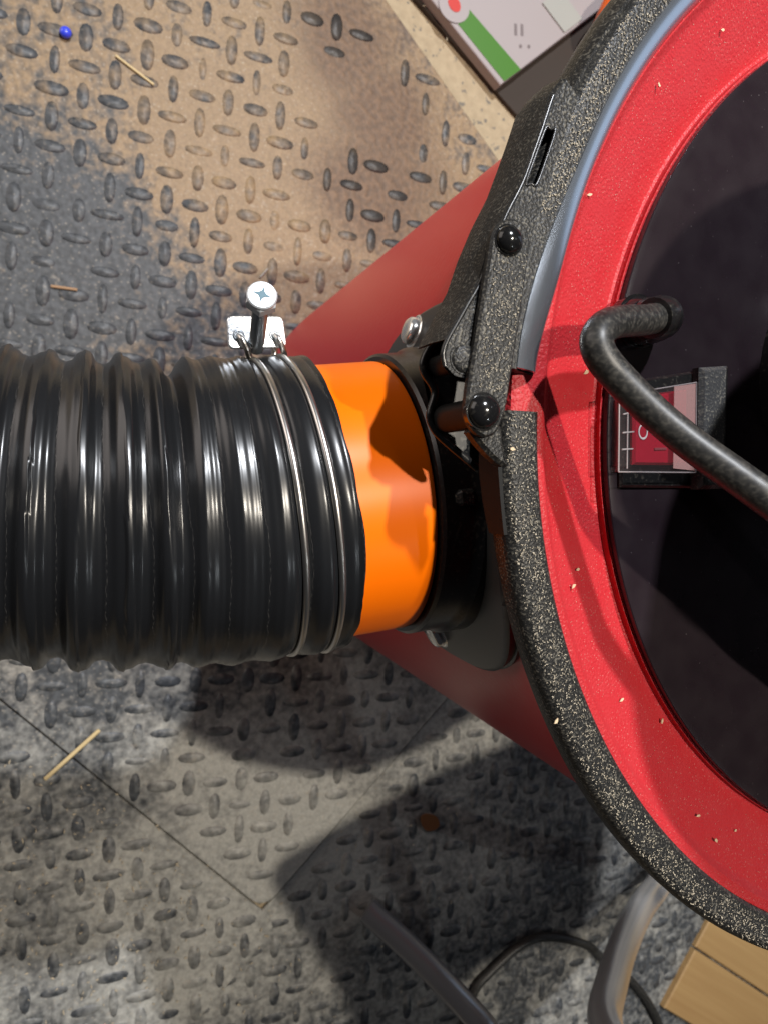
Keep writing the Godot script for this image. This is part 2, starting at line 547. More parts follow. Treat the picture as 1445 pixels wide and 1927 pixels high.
func make_mat(called: String, label: String, corner: Vector2, e1: Vector2, e2: Vector2, l1: float, l2: float, y: float, turn: float, m0: Material, m1: Material) -> void:
	# slab with rounded corner, spanned by e1 and e2 from its corner; moulded lozenges on top
	var root := thing(called, label, "floor mat")
	var poly := PackedVector2Array()
	var rr := 0.014
	var pts := [corner, corner + e1 * l1, corner + e1 * l1 + e2 * l2, corner + e2 * l2]
	var ctr: Vector2 = corner + e1 * l1 / 2 + e2 * l2 / 2
	for i in 4:
		var p: Vector2 = pts[i]
		var a: Vector2 = (pts[(i + 3) % 4] - p).normalized()
		var b: Vector2 = (pts[(i + 1) % 4] - p).normalized()
		for k in 7:
			var t := k / 6.0
			poly.append((p + a * rr).lerp(p, t).lerp(p.lerp(p + b * rr, t), t))
	var st := prism(poly, 0.001, y, 0.0008).mesh(30)
	var arr := st.surface_get_arrays(0)
	var uv := PackedVector2Array()
	for p: Vector3 in arr[Mesh.ARRAY_VERTEX]: uv.append(Vector2(p.x, p.z))
	arr[Mesh.ARRAY_TEX_UV] = uv
	var slab := ArrayMesh.new()
	slab.add_surface_from_arrays(Mesh.PRIMITIVE_TRIANGLES, arr)
	put("base_sheet", slab, m0, root)
	# lozenges in a basket pattern, only where the picture can reach
	var vv := PackedVector3Array()
	var nn := PackedVector3Array()
	var uu := PackedVector2Array()
	var ix := PackedInt32Array()
	var step := 0.0183
	var bx := Vector2(cos(turn), sin(turn))
	var bz := Vector2(-sin(turn), cos(turn))
	for i in range(-38, 39):
		for k in range(-38, 39):
			var c := ctr + bx * i * step + bz * k * step
			if c.x < -0.42 or c.x > 0.30 or c.y < -0.45 or c.y > 0.62: continue
			var q := c - corner
			var s1 := q.dot(e1)
			var s2 := q.dot(e2)
			if s1 < 0.009 or s2 < 0.009 or s1 > l1 - 0.009 or s2 > l2 - 0.009: continue
			# trodden-in dirt buries some of them, most of all in the stain by the carton
			var buried := 0.5 * blob(c.x, c.y, -0.045, -0.30, 0.07) + 0.55 * blob(c.x, c.y, -0.02, -0.235, 0.06)
			if rng.randf() < 0.04 + buried: continue
			var along := bx if (i + k) % 2 == 0 else bz
			var across := bz if (i + k) % 2 == 0 else -bx
			var hl := 0.0109 * rng.randf_range(0.86, 1.06)
			var hw := 0.0045 * rng.randf_range(0.75, 1.15)
			var h := 0.0007 * rng.randf_range(0.35, 1.15)
			c += Vector2(rng.randf_range(-0.0006, 0.0006), rng.randf_range(-0.0006, 0.0006))
			var first := vv.size()
			var rows := [[1.0, 0.0], [0.86, 0.6], [0.62, 0.95], [0.0, 1.0]]
			for r: Array in rows:
				for j in 12:
					var a := TAU * j / 12
					var ca := cos(a)
					var w := hw * signf(sin(a)) * pow(absf(sin(a)), 0.85)
					var p2: Vector2 = c + along * ca * hl * r[0] + across * w * r[0]
					vv.append(Vector3(p2.x, y - 0.0002 + h * r[1], p2.y))
					uu.append(p2)
					var out := along * ca * hw + across * sin(a) * hl
					var up: float = [0.9, 1.3, 3.0, 9.0][rows.find(r)]
					nn.append(Vector3(out.normalized().x, up, out.normalized().y).normalized())
			for r in 3:
				for j in 12:
					var a := first + r * 12 + j
					var b := first + r * 12 + (j + 1) % 12
					ix.append_array([a, b, a + 12, b, b + 12, a + 12])
	var a := []
	a.resize(Mesh.ARRAY_MAX)
	a[Mesh.ARRAY_VERTEX] = vv
	a[Mesh.ARRAY_NORMAL] = nn
	a[Mesh.ARRAY_TEX_UV] = uu
	a[Mesh.ARRAY_INDEX] = ix
	var lm := ArrayMesh.new()
	lm.add_surface_from_arrays(Mesh.PRIMITIVE_TRIANGLES, a)
	tag(put("tread_lozenges", lm, m1, root), "", "", "", "stuff")

func make_floor() -> void:
	tag(put("floor", prism(PackedVector2Array([Vector2(-1.2, -1.2), Vector2(1.4, -1.2), Vector2(1.4, 1.6), Vector2(-1.2, 1.6)]), -0.02, 0.0).mesh(), M.plywood), "tan plywood floor strewn with sawdust and grey specks", "floor", "", "structure")
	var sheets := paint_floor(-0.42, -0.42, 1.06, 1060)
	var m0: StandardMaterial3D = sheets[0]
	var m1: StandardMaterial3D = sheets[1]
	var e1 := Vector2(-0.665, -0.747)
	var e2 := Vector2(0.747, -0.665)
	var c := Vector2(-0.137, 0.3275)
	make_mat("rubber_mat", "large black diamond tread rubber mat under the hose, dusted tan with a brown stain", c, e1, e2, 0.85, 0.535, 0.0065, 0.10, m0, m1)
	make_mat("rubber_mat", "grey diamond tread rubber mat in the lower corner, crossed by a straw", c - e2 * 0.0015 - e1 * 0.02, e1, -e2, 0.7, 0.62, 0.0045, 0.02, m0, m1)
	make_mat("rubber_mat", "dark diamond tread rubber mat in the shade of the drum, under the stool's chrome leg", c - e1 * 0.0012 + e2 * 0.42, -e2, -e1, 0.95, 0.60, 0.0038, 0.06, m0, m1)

# ---------------------------------------------------------------- the drum
func on_ring(r: float, deg: float, y: float) -> Vector3:
	return Vector3(r * cos(deg_to_rad(deg)), y, r * sin(deg_to_rad(deg)))

func dome(r: float, h: float, n := 24) -> Shape:
	var prof := PackedVector2Array([Vector2(r * 1.12, -h * 0.6), Vector2(r * 1.12, 0.0)])
	for k in 9:
		var a := PI / 2 * k / 8
		prof.append(Vector2(r * cos(a), h * sin(a)))
	return lathe(prof, n)

func flange_point(t: float, h: float, r: float) -> Vector3:
	# t: arc length round the drum from the port's axis, h: height from the port's axis
	var a := PI - (0.07 + t / 0.142)
	return Vector3(r * cos(a), h, r * sin(a))

func make_drum() -> void:
	var root := thing("dust_drum", "red steel dust drum with a red lid held by a black lever clamp ring", "drum", Vector3(0, RY, 0))
	# body: a rolled steel shell with a rounded foot and a bead under the rim
	var prof := PackedVector2Array()
	for q: Array in [[0.0, -0.3835], [0.120, -0.3835], [0.131, -0.3825], [0.1375, -0.378], [0.1395, -0.370], [0.1395, -0.022], [0.1412, -0.019], [0.1412, -0.015], [0.1395, -0.012], [0.1395, -0.0065], [0.1380, -0.0065], [0.1380, -0.03]]:
		prof.append(Vector2(q[0], q[1]))
	put("body", lathe(prof, 180).mesh(35), M.red_body, root)
	# lid: flat rim, a step, a dished ring, a raised boss for the motor cover
	prof = PackedVector2Array()
	for q: Array in [[0.1462, -0.0062], [0.1468, -0.0045], [0.1462, -0.0028], [0.1445, -0.0022], [0.1392, -0.0020], [0.1384, -0.0022], [0.1376, -0.0030], [0.1368, -0.0040], [0.1358, -0.0046], [0.1335, -0.0056], [0.1240, -0.0098], [0.1205, -0.0112], [0.1188, -0.0116], [0.1181, -0.0114], [0.1178, -0.0108], [0.1178, -0.0098], [0.0, -0.0098]]:
		prof.append(Vector2(q[0], q[1]))
	var lid := put("lid", lathe(prof, 220).mesh(24), M.red_lid, root)
	# motor cover: a black disc with a thin edge
	prof = PackedVector2Array()
	for q: Array in [[0.1172, -0.0096], [0.1172, -0.0079], [0.1170, -0.0077], [0.1155, -0.0075], [0.06, -0.0066], [0.0, -0.0062]]:
		prof.append(Vector2(q[0], q[1]))
	put("motor_cover", lathe(prof, 200).mesh(24), M.cover, root)
	prof = PackedVector2Array()
	for q: Array in [[0.0345, -0.0070], [0.0345, 0.0100], [0.0420, 0.0300], [0.0560, 0.0480], [0.0580, 0.0560], [0.0580, 0.0880], [0.0550, 0.0930], [0.0, 0.0930]]:
		prof.append(Vector2(q[0], q[1]))
	put("added_shade_housing", lathe(prof, 80).mesh(35), M.black_paint, root, Vector3(-0.036, 0, -0.016))  # unseen shape, added and widened at the top to shade the lid
	# clamp ring: two ends of one rolled band, left of the lid they meet at the lever
	var low := PackedVector2Array()
	for q: Array in [[0.1408, -0.0030], [0.1409, -0.0006], [0.1417, 0.0002], [0.1432, 0.0004], [0.1470, 0.0004], [0.1487, -0.0002], [0.1497, -0.0014], [0.1500, -0.0030], [0.1498, -0.0060], [0.1482, -0.0095], [0.1455, -0.0100], [0.1474, -0.0060], [0.1474, -0.0028], [0.1462, -0.0018], [0.1425, -0.0018]]:
		low.append(Vector2(q[0], q[1]))
	var ring := Node3D.new()
	ring.name = "clamp_ring"
	root.add_child(ring)
	put("lower_band", sweep(low, 183.2, 30.0, 200).mesh(32), M.dusty_black, ring)
	var up := PackedVector2Array()
	for q: Array in [[0.1393, -0.0026], [0.1396, -0.0012], [0.1402, -0.0012], [0.1415, -0.0006], [0.1432, 0.0006], [0.1441, 0.0021], [0.1452, 0.0020], [0.1490, 0.0019], [0.1500, 0.0014], [0.1506, 0.0008], [0.1511, 0.0013], [0.1518, 0.0014], [0.1530, -0.0002], [0.1537, -0.0030], [0.1535, -0.0060], [0.1515, -0.0095], [0.1490, -0.0100], [0.1490, -0.0030], [0.1440, -0.0016]]:
		up.append(Vector2(q[0], q[1]))
	var wob := func(q: Vector2, deg: float) -> Vector2:
		# the band lifts off the lid towards its end, its inner slope narrowing to a point
		var k := 1.0 - ss(186.0, 207.0, deg)
		var inner := ss(0.1445, 0.1395, q.x)
		return Vector2(q.x + k * (0.0042 * (1.0 - inner) + 0.0022 * inner * ss(198.0, 186.0, deg) * 1.2), q.y)
	put("upper_band", sweep(up, 186.4, 345.0, 220, wob).mesh(26), M.dusty_black, ring)
	var slope := PackedVector2Array()
	for q: Array in [[0.1389, -0.0024], [0.1391, -0.0012], [0.1396, -0.0002], [0.1402, 0.0006], [0.1409, 0.0012], [0.1418, 0.0018], [0.1429, 0.0022], [0.1441, 0.0024], [0.1443, 0.0018], [0.1400, -0.0004], [0.1394, -0.0012]]: slope.append(Vector2(q[0], q[1]))
	put("inner_slope", sweep(slope, 186.5, 345.0, 220, wob).mesh(40), M.slope_gleam, ring)
	make_latch(root)
	make_flange(root)
	make_switch(root)
	make_cord(root)

func poly2(a: Array) -> PackedVector2Array:
	var p := PackedVector2Array()
	for i in range(0, a.size(), 2): p.append(Vector2(a[i], a[i + 1]))
	return p

func fillet(p: PackedVector2Array, r: float) -> PackedVector2Array:
	var o := PackedVector2Array()
	var n := p.size()
	for i in n:
		var da := p[(i + n - 1) % n] - p[i]
		var db := p[(i + 1) % n] - p[i]
		var a := p[i] + da.limit_length(minf(r, da.length() * 0.45))
		var b := p[i] + db.limit_length(minf(r, db.length() * 0.45))
		for k in 5: o.append(a.lerp(p[i], k / 4.0).lerp(p[i].lerp(b, k / 4.0), k / 4.0))
	return o

func round_poly(p: PackedVector2Array, n := 3) -> PackedVector2Array:
	var q := p
	for t in n:
		var o := PackedVector2Array()
		for i in q.size():
			var a := q[i]
			var b := q[(i + 1) % q.size()]
			o.append(a.lerp(b, 0.25))
			o.append(a.lerp(b, 0.75))
		q = o
	return q

func make_latch(root: Node3D) -> void:
	var latch := Node3D.new()
	latch.name = "lever_latch"
	root.add_child(latch)
	# lever: a channel that hugs the band: dusty top, a wall sloping down outside, a slot near its root
	var top := [Vector2(-0.1352, -0.0752), Vector2(-0.1382, -0.0716), Vector2(-0.1408, -0.0649), Vector2(-0.1431, -0.0594), Vector2(-0.1457, -0.0534), Vector2(-0.1496, -0.0467), Vector2(-0.1530, -0.0397), Vector2(-0.1556, -0.0333), Vector2(-0.1584, -0.0290), Vector2(-0.1608, -0.0253), Vector2(-0.1632, -0.0216), Vector2(-0.1642, -0.0190), Vector2(-0.1638, -0.0165), Vector2(-0.1619, -0.0147), Vector2(-0.1596, -0.0142)]
	var inn := [Vector2(-0.1322, -0.0722), Vector2(-0.1332, -0.0700), Vector2(-0.1354, -0.0645), Vector2(-0.1376, -0.0590), Vector2(-0.1398, -0.0535), Vector2(-0.1425, -0.0470), Vector2(-0.1447, -0.0402), Vector2(-0.1470, -0.0340), Vector2(-0.1500, -0.0296), Vector2(-0.1528, -0.0262), Vector2(-0.1556, -0.0228), Vector2(-0.1568, -0.0200), Vector2(-0.1574, -0.0176), Vector2(-0.1582, -0.0158), Vector2(-0.1594, -0.0144)]
	var th := 0.0012
	var y := 0.0032
	var s := Shape.new()
	var outer := []
	for i in top.size():
		var p: Vector2 = top[i]
		var q := p + (p.normalized() * 0.0026 if i < 11 else Vector2.ZERO)
		outer.append(q)
	# top plate as a strip of quads with a slot left open between rows 2 and 5
	var sp := func(i: int, k: float, yy: float) -> Vector3:
		var a: Vector2 = top[i]
		var b: Vector2 = inn[i]
		var c := a.lerp(b, k)
		return Vector3(c.x, yy, c.y)
	var put_cell := func(i: int, k0: float, k1: float) -> void:
		s.quad(sp.call(i, k0, y), sp.call(i + 1, k0, y), sp.call(i + 1, k1, y), sp.call(i, k1, y))
		s.quad(sp.call(i, k1, y - th), sp.call(i + 1, k1, y - th), sp.call(i + 1, k0, y - th), sp.call(i, k0, y - th))
	for i in top.size() - 1:
		if i == 2 or i == 3:
			put_cell.call(i, 0.0, 0.09)
			put_cell.call(i, 0.58, 1.0)
			for k: float in [0.09, 0.58]:
				s.quad(sp.call(i, k, y), sp.call(i + 1, k, y), sp.call(i + 1, k, y - th), sp.call(i, k, y - th))
		else:
			put_cell.call(i, 0.0, 1.0)
		for k: float in [1.0]:
			s.quad(sp.call(i, k, y), sp.call(i + 1, k, y), sp.call(i + 1, k, y - th), sp.call(i, k, y - th))
	for i: int in [2, 4]:
		s.quad(sp.call(i, 0.09, y), sp.call(i, 0.58, y), sp.call(i, 0.58, y - th), sp.call(i, 0.09, y - th))
	put("lever_top", s.mesh(30), M.dusty_black, latch)
	var lip_path := []
	for q: Array in [[2, 0.12], [2, 0.33], [2, 0.54], [3, 0.57], [4, 0.54], [4, 0.33], [4, 0.12], [3, 0.10]]:
		var w: Vector3 = sp.call(q[0], q[1], y - 0.0001)
		lip_path.append(w)
	put("slot_lip", tube(smooth_path(lip_path, 5, true), 0.00034, 8, true).mesh(60), M.black_paint, latch)
	# outer wall of the channel
	s = Shape.new()
	for i in 10:
		var rows := []
		for j: int in [i, i + 1]:
			var p: Vector2 = top[j]
			var d := p.normalized()
			var slope := 1.0 - 0.25 * ss(6.0, 10.0, j)
			rows.append([Vector3(p.x, y, p.y), v3(p + d * 0.0007, y - 0.0006), v3(p + d * 0.0019 * slope, y - 0.005), v3(p + d * 0.0020 * slope, y - 0.0115), v3(p + d * 0.0009, y - 0.0115), v3(p + d * 0.0004, y - 0.0020)])
		for k in 6:
			var l := (k + 1) % 6
			s.quad(rows[0][k], rows[0][l], rows[1][l], rows[1][k])
		if i == 0 or i == 9:
			var e: Array = rows[0] if i == 0 else rows[1]
			s.quad(e[0], e[1], e[2], e[5])
			s.quad(e[5], e[2], e[3], e[4])
	put("lever_wall", s.mesh(30), M.dusty_black, latch)
	# rounded bead along the lever's outer corner
	var bead := []
	for i in range(1, 13): bead.append(v3(top[i], y - 0.0004))
	put("lever_edge", tube(smooth_path(bead, 4), 0.00055, 8).mesh(60), M.black_paint, latch)
	# strap with its two pivots
	var strap := poly2([-0.1544, -0.0419, -0.1535, -0.0436, -0.1520, -0.0447, -0.1496, -0.0454, -0.1472, -0.0448, -0.1457, -0.0427, -0.1461, -0.0380, -0.1474, -0.0314, -0.1484, -0.0255, -0.1496, -0.0196, -0.1504, -0.0157, -0.1517, -0.0087, -0.1529, -0.0057, -0.1541, -0.0033, -0.1565, -0.0023, -0.1590, -0.0034, -0.1607, -0.0058, -0.1610, -0.0080, -0.1602, -0.0131, -0.1584, -0.0214, -0.1568, -0.0296, -0.1553, -0.0368])
	put("strap", prism(round_poly(strap, 1), 0.0038, 0.0056, 0.0005).mesh(30), M.dusty_black, latch)
	var rv := dome(0.0028, 0.0021).mesh(45)
	put("rivet", rv, M.gloss_black, latch, Vector3(-0.1508, 0.0058, -0.0409))
	put("rivet", dome(0.0034, 0.0024).mesh(45), M.gloss_black, latch, Vector3(-0.1572, 0.0058, -0.0075))
	put("rivet", dome(0.0028, 0.0008).mesh(45), M.dusty_black, latch, Vector3(-0.1598, 0.0034, -0.0180))
	# strap end dipping to the lower band
	var dip := poly2([-0.1600, -0.0048, -0.1520, -0.0065, -0.1512, 0.0010, -0.1500, 0.0035, -0.1520, 0.0034, -0.1560, 0.0000])
	put("strap_foot", prism(round_poly(dip, 1), 0.0006, 0.0037, 0.0008).mesh(30), M.dusty_black, latch)
	# bracket under the strap: a dark plate with lobed edge
	var br := poly2([-0.1560, -0.0300, -0.1579, -0.0290, -0.1594, -0.0250, -0.1622, -0.0200, -0.1622, -0.0172, -0.1602, -0.0140, -0.1598, -0.0120, -0.1612, -0.0080, -0.1604, -0.0052, -0.1580, -0.0026, -0.1500, 0.0038, -0.1450, 0.0015, -0.1470, -0.0180, -0.1510, -0.0293])
	put("bracket", prism(round_poly(br, 2), -0.0128, -0.0112, 0.0005).mesh(30), M.black_paint, latch)
	var lip := []
	for q: Array in [[-0.1590, -0.0252], [-0.1622, -0.0200], [-0.1622, -0.0172], [-0.1602, -0.0142], [-0.1599, -0.0122], [-0.1612, -0.0082], [-0.1604, -0.0054], [-0.1580, -0.0028], [-0.1500, 0.0036]]: lip.append(Vector3(q[0], -0.0106, q[1]))
	put("bracket_lip", tube(smooth_path(lip, 5), 0.0009, 8).mesh(60), M.black_paint, latch)
	var post := prism(round_poly(poly2([-0.1610, -0.0090, -0.1570, -0.0110, -0.1545, -0.0080, -0.1560, -0.0040, -0.1600, -0.0045]), 2), -0.0112, 0.0038, 0.0004)
	put("pivot_post", post.mesh(40), M.soot, latch)
	put("pivot_post", prism(round_poly(poly2([-0.1620, -0.0200, -0.1580, -0.0210, -0.1570, -0.0170, -0.1600, -0.0155]), 2), -0.0112, 0.0020, 0.0004).mesh(40), M.soot, latch)
	# downturned tongue below the strap, glossy
	var tongue := Shape.new()
	var t0 := [[180.6, 0.1503, 0.1509], [179.9, 0.1503, 0.1515], [178.5, 0.1503, 0.1516], [176.0, 0.1502, 0.1512], [174.2, 0.1502, 0.1508], [173.2, 0.1502, 0.1504]]
	for i in t0.size() - 1:
		var a: Array = t0[i]
		var b: Array = t0[i + 1]
		var a1 := on_ring(a[1], a[0], -0.0010)
		var b1 := on_ring(b[1], b[0], -0.0010)
		var a2 := on_ring(a[2], a[0], -0.0070)
		var b2 := on_ring(b[2], b[0], -0.0070)
		var inw := Vector3(0.0012, 0, 0)
		tongue.quad(a1, b1, b2, a2)
		tongue.quad(a2 + inw, b2 + inw, b1 + inw, a1 + inw)
		tongue.quad(a1 + inw, b1 + inw, b1, a1)
		tongue.quad(a2, b2, b2 + inw, a2 + inw)
		if i == 0: tongue.quad(a1, a2, a2 + inw, a1 + inw)
		if i == t0.size() - 2: tongue.quad(b1 + inw, b2 + inw, b2, b1)
	put("tongue", tongue.mesh(40), M.soot, latch)

func screw_head(r: float) -> Shape:
	# pan head with a cross recess, axis along y
	var s := Shape.new()
	var prof := PackedVector2Array([Vector2(r * 1.25, -0.0012), Vector2(r * 1.25, -0.0003), Vector2(r * 1.15, 0.0), Vector2(r, 0.0), Vector2(r, r * 0.25), Vector2(r * 0.93, r * 0.45), Vector2(r * 0.75, r * 0.60), Vector2(r * 0.42, r * 0.66), Vector2(0, r * 0.68)])
	return s.add(lathe(prof, 28))

func make_flange(root: Node3D) -> void:
	var f := Node3D.new()
	f.name = "inlet_flange"
	root.add_child(f)
	f.position = Vector3(0, -0.06, 0)
	# curved plate bolted to the drum, with a thinner gasket round it
	var plate := func(hw: float, hh: float, r0: float, r1: float, edge: float) -> Shape:
		var s := Shape.new()
		var n := 72
		var ex := 2.6
		var pt := func(i: int, k: float, r: float) -> Vector3:
			var a := TAU * i / n
			var t: float = hw * signf(cos(a)) * pow(absf(cos(a)), 2.0 / ex) * k
			var h: float = hh * signf(sin(a)) * pow(absf(sin(a)), 2.0 / ex) * k
			return flange_point(t, h, r)
		for i in n:
			for k: float in [0.0, 0.25, 0.5, 0.75]:
				var k1 := minf(k + 0.25, 0.97)
				s.quad(pt.call(i, k, r1), pt.call(i + 1, k, r1), pt.call(i + 1, k1, r1), pt.call(i, k1, r1))
			s.quad(pt.call(i, 0.97, r1), pt.call(i + 1, 0.97, r1), pt.call(i + 1, 1.0, r1 - edge), pt.call(i, 1.0, r1 - edge))
			s.quad(pt.call(i, 1.0, r1 - edge), pt.call(i + 1, 1.0, r1 - edge), pt.call(i + 1, 1.0, r0), pt.call(i, 1.0, r0))
		return s
	put("gasket", (plate.call(0.0545, 0.0455, 0.1390, 0.1412, 0.0004) as Shape).mesh(35), M.black_paint, f)
	put("plate", (plate.call(0.0538, 0.0447, 0.1410, 0.1440, 0.0010) as Shape).mesh(35), M.flange, f)
	# spigot: short round neck whose axis runs along the port
	var a := 0.07
	var ax := Vector3(-cos(a), 0, sin(a))
	var turn := Basis(Vector3(0, 1, 0).cross(ax).normalized(), ax, Vector3(0, 1, 0).cross(ax).normalized().cross(ax))
	var prof := PackedVector2Array([Vector2(0.0412, 0.136), Vector2(0.0410, 0.1440), Vector2(0.0402, 0.1452), Vector2(0.0397, 0.1470), Vector2(0.0396, 0.1535), Vector2(0.0388, 0.1542), Vector2(0.0360, 0.1542), Vector2(0.0355, 0.1530), Vector2(0.0355, 0.138)])
	put("spigot", Shape.new().add(lathe(prof, 96), Transform3D(turn, Vector3.ZERO)).mesh(30), M.black_paint, f)
	# screws at twelve, three, six and nine o'clock
	for q: Array in [[0.0, 0.0310], [0.0455, -0.0095], [-0.0475, -0.0089], [0.0, -0.0385]]:
		var at := flange_point(q[0], q[1], 0.1480 if q[1] > 0.0 else 0.1442)
		var nrm := Vector3(at.x, 0, at.z).normalized()
		var b := Basis(Vector3.UP.cross(nrm).normalized(), nrm, Vector3.UP.cross(nrm).normalized().cross(nrm))
		var sc := put("screw", Shape.new().add(screw_head(0.0042), Transform3D(b, Vector3.ZERO)).mesh(35), M.bolt, f, at)
	# small pressed boss beside the upper screw
	put("boss", Shape.new().add(box(Vector3(0.004, 0.004, 0.005), Vector3.ZERO, 0.001), Transform3D(turn, ax * 0.149 + Vector3(0, 0.0390, 0))).mesh(30), M.dusty_black, f)

func make_switch(root: Node3D) -> void:
	var sw := Node3D.new()
	sw.name = "power_switch"
	root.add_child(sw)
	# housing plate with a proud right rail and the switch body
	put("housing", prism(poly2([-0.1147, -0.0153, -0.0811, -0.0200, -0.0823, 0.0106, -0.1145, 0.0091]), -0.0078, -0.0062, 0.0006).mesh(30), M.black_paint, sw)
	put("housing_rail", prism(poly2([-0.0930, -0.0189, -0.0843, -0.0195, -0.0855, 0.0104, -0.0937, 0.0104]), -0.0062, -0.0032, 0.0010).mesh(30), M.dusty_grey, sw)
	put("switch_body", prism(poly2([-0.1153, -0.0113, -0.0940, -0.0142, -0.0944, 0.0047, -0.1159, 0.0041]), -0.0078, -0.0055).mesh(), M.black_paint, sw)
	var rocker := put("rocker", prism(poly2([-0.1123, -0.0118, -0.0962, -0.0138, -0.0964, 0.0044, -0.1125, 0.0039]), -0.0056, -0.0042, 0.0006).mesh(30), M.rocker, sw)
	var o := TorusMesh.new()
	o.inner_radius = 0.00100
	o.outer_radius = 0.00140
	o.rings = 32
	o.ring_segments = 6
	var mark := put("off_mark", o, M.white_print, rocker, Vector3(-0.1098, -0.0041, -0.0037))
	mark.scale = Vector3(1, 0.35, 1.35)
	put("on_mark", box(Vector3(0.0035, 0.0003, 0.0005)).mesh(), mat(Color(0.30, 0.06, 0.07), 0.4), rocker, Vector3(-0.1048, -0.0041, 0.0003))
	# clear cover: four walls and a top, thin, with moulded ribs on the left
	var p := [Vector2(-0.1174, -0.0120), Vector2(-0.0949, -0.0152), Vector2(-0.0952, 0.0062), Vector2(-0.1178, 0.0054)]
	var cover := Node3D.new()
	cover.name = "clear_cover"
	sw.add_child(cover)
	var yt := -0.0030
	put("pane", prism(PackedVector2Array(p), yt - 0.0006, yt, 0.0).mesh(), M.clear, cover)
	for i in 4:
		var a: Vector2 = p[i]
		var b: Vector2 = p[(i + 1) % 4]
		var sh := Vector3(0.0012, -0.0040, 0)
		var wall := Shape.new()
		wall.quad(v3(a, yt - 0.0006), v3(b, yt - 0.0006), v3(b, yt) + sh, v3(a, yt) + sh)
		put("side", wall.mesh(), M.clear, cover)
		put("rim", tube(PackedVector3Array([v3(a, yt), v3(b, yt)]), 0.00018, 6).mesh(60), M.milky, cover)
	put("rib", tube(PackedVector3Array([Vector3(-0.1150, yt, -0.0113), Vector3(-0.1154, yt, 0.0047)]), 0.00016, 6).mesh(60), M.milky, cover)
	for q: Array in [[-0.1164, -0.0077, -0.1134, -0.0082], [-0.1166, -0.0035, -0.1134, -0.0037], [-0.1168, 0.0003, -0.1137, 0.0002]]:
		put("rib", tube(PackedVector3Array([Vector3(q[0], yt, q[1]), Vector3(q[2], yt, q[3])]), 0.00020, 6).mesh(60), M.milky, cover)
	# the right part of the pane is fogged with dust
	var fog := StandardMaterial3D.new()
	fog.albedo_color = Color(0.80, 0.62, 0.60, 0.40)
	fog.transparency = BaseMaterial3D.TRANSPARENCY_ALPHA
	fog.roughness = 0.6
	put("dust_film", prism(poly2([-0.1019, -0.0141, -0.0955, -0.0149, -0.0959, 0.0057, -0.1023, 0.0050]), yt + 0.0002, yt + 0.0004).mesh(), fog, cover)

func make_cord(root: Node3D) -> void:
	var g := Node3D.new()
	g.name = "power_cord"
	root.add_child(g)
	# boot where the cord leaves the motor cover
	var boot := Shape.new()
	boot.add(dome(0.0056, 0.0050, 28), Transform3D(Basis.IDENTITY, Vector3(-0.1090, -0.0062, -0.0296)))
	put("boot", boot.mesh(50), M.gloss_black, g)
	put("boot_collar", tube(smooth_path([Vector3(-0.1082, -0.0050, -0.0292), Vector3(-0.1086, -0.0008, -0.0290), Vector3(-0.1106, 0.0026, -0.0285), Vector3(-0.1140, 0.0040, -0.0279)], 6), [0.0054, 0.0054, 0.0053, 0.0053, 0.0052, 0.0051, 0.0051, 0.0050, 0.0050, 0.0049, 0.0048, 0.0048, 0.0047, 0.0047, 0.0046, 0.0046, 0.0045, 0.0045, 0.0044], 20).mesh(50), M.black_paint, g)
	var pts := [Vector3(-0.1130, 0.0038, -0.0280), Vector3(-0.1190, 0.0060, -0.0268), Vector3(-0.1269, 0.0090, -0.0256), Vector3(-0.1325, 0.0115, -0.0240), Vector3(-0.1358, 0.0130, -0.0212), Vector3(-0.1355, 0.0137, -0.0178), Vector3(-0.1320, 0.0147, -0.0133), Vector3(-0.1263, 0.0180, -0.0062), Vector3(-0.1210, 0.0220, 0.0000), Vector3(-0.1155, 0.0270, 0.0061), Vector3(-0.1108, 0.0310, 0.0112), Vector3(-0.0985, 0.0340, 0.0205), Vector3(-0.0820, 0.0330, 0.0340), Vector3(-0.0640, 0.0300, 0.0500), Vector3(-0.0350, 0.0200, 0.0700), Vector3(0.0200, 0.0020, 0.0820), Vector3(0.1200, -0.0010, 0.0600), Vector3(0.1600, 0.0010, 0.0640), Vector3(0.1850, -0.0800, 0.0700), Vector3(0.1900, -0.2500, 0.0900), Vector3(0.2100, -0.3780, 0.1200), Vector3(0.3200, -0.3805, 0.1600)]
	put("cord", tube(smooth_path(pts, 10), 0.0033, 20).mesh(60), M.cord, g)

# ---------------------------------------------------------------- coupling, hose, clamp
var port_axis := Vector3(-cos(0.07), 0, sin(0.07))
func hose_at(u: float) -> Vector3:
	# axis of the hose, u metres from the cut end
	var x := -0.1748 - u
	var w := u - 0.020 * (1.0 - exp(-maxf(u, 0.0) / 0.020))
	return Vector3(x, RY - 0.0605 - 0.26 * w - 0.8 * w * w, 0.0122 + 0.075 * u - 1.4 * u * u)

var crests := [-0.014, -0.0040, 0.0085, 0.0180, 0.0262, 0.0335, 0.0408, 0.0498, 0.0595, 0.0690, 0.0788, 0.0884, 0.0980, 0.1076, 0.1172, 0.1268, 0.1364, 0.1460, 0.1556, 0.1652, 0.1750, 0.1848, 0.1946, 0.2044, 0.2142, 0.2240]
func phase(u: float) -> float:
	for i in crests.size() - 1:
		if u < crests[i + 1]: return i + (u - crests[i]) / (crests[i + 1] - crests[i])
	return crests.size()

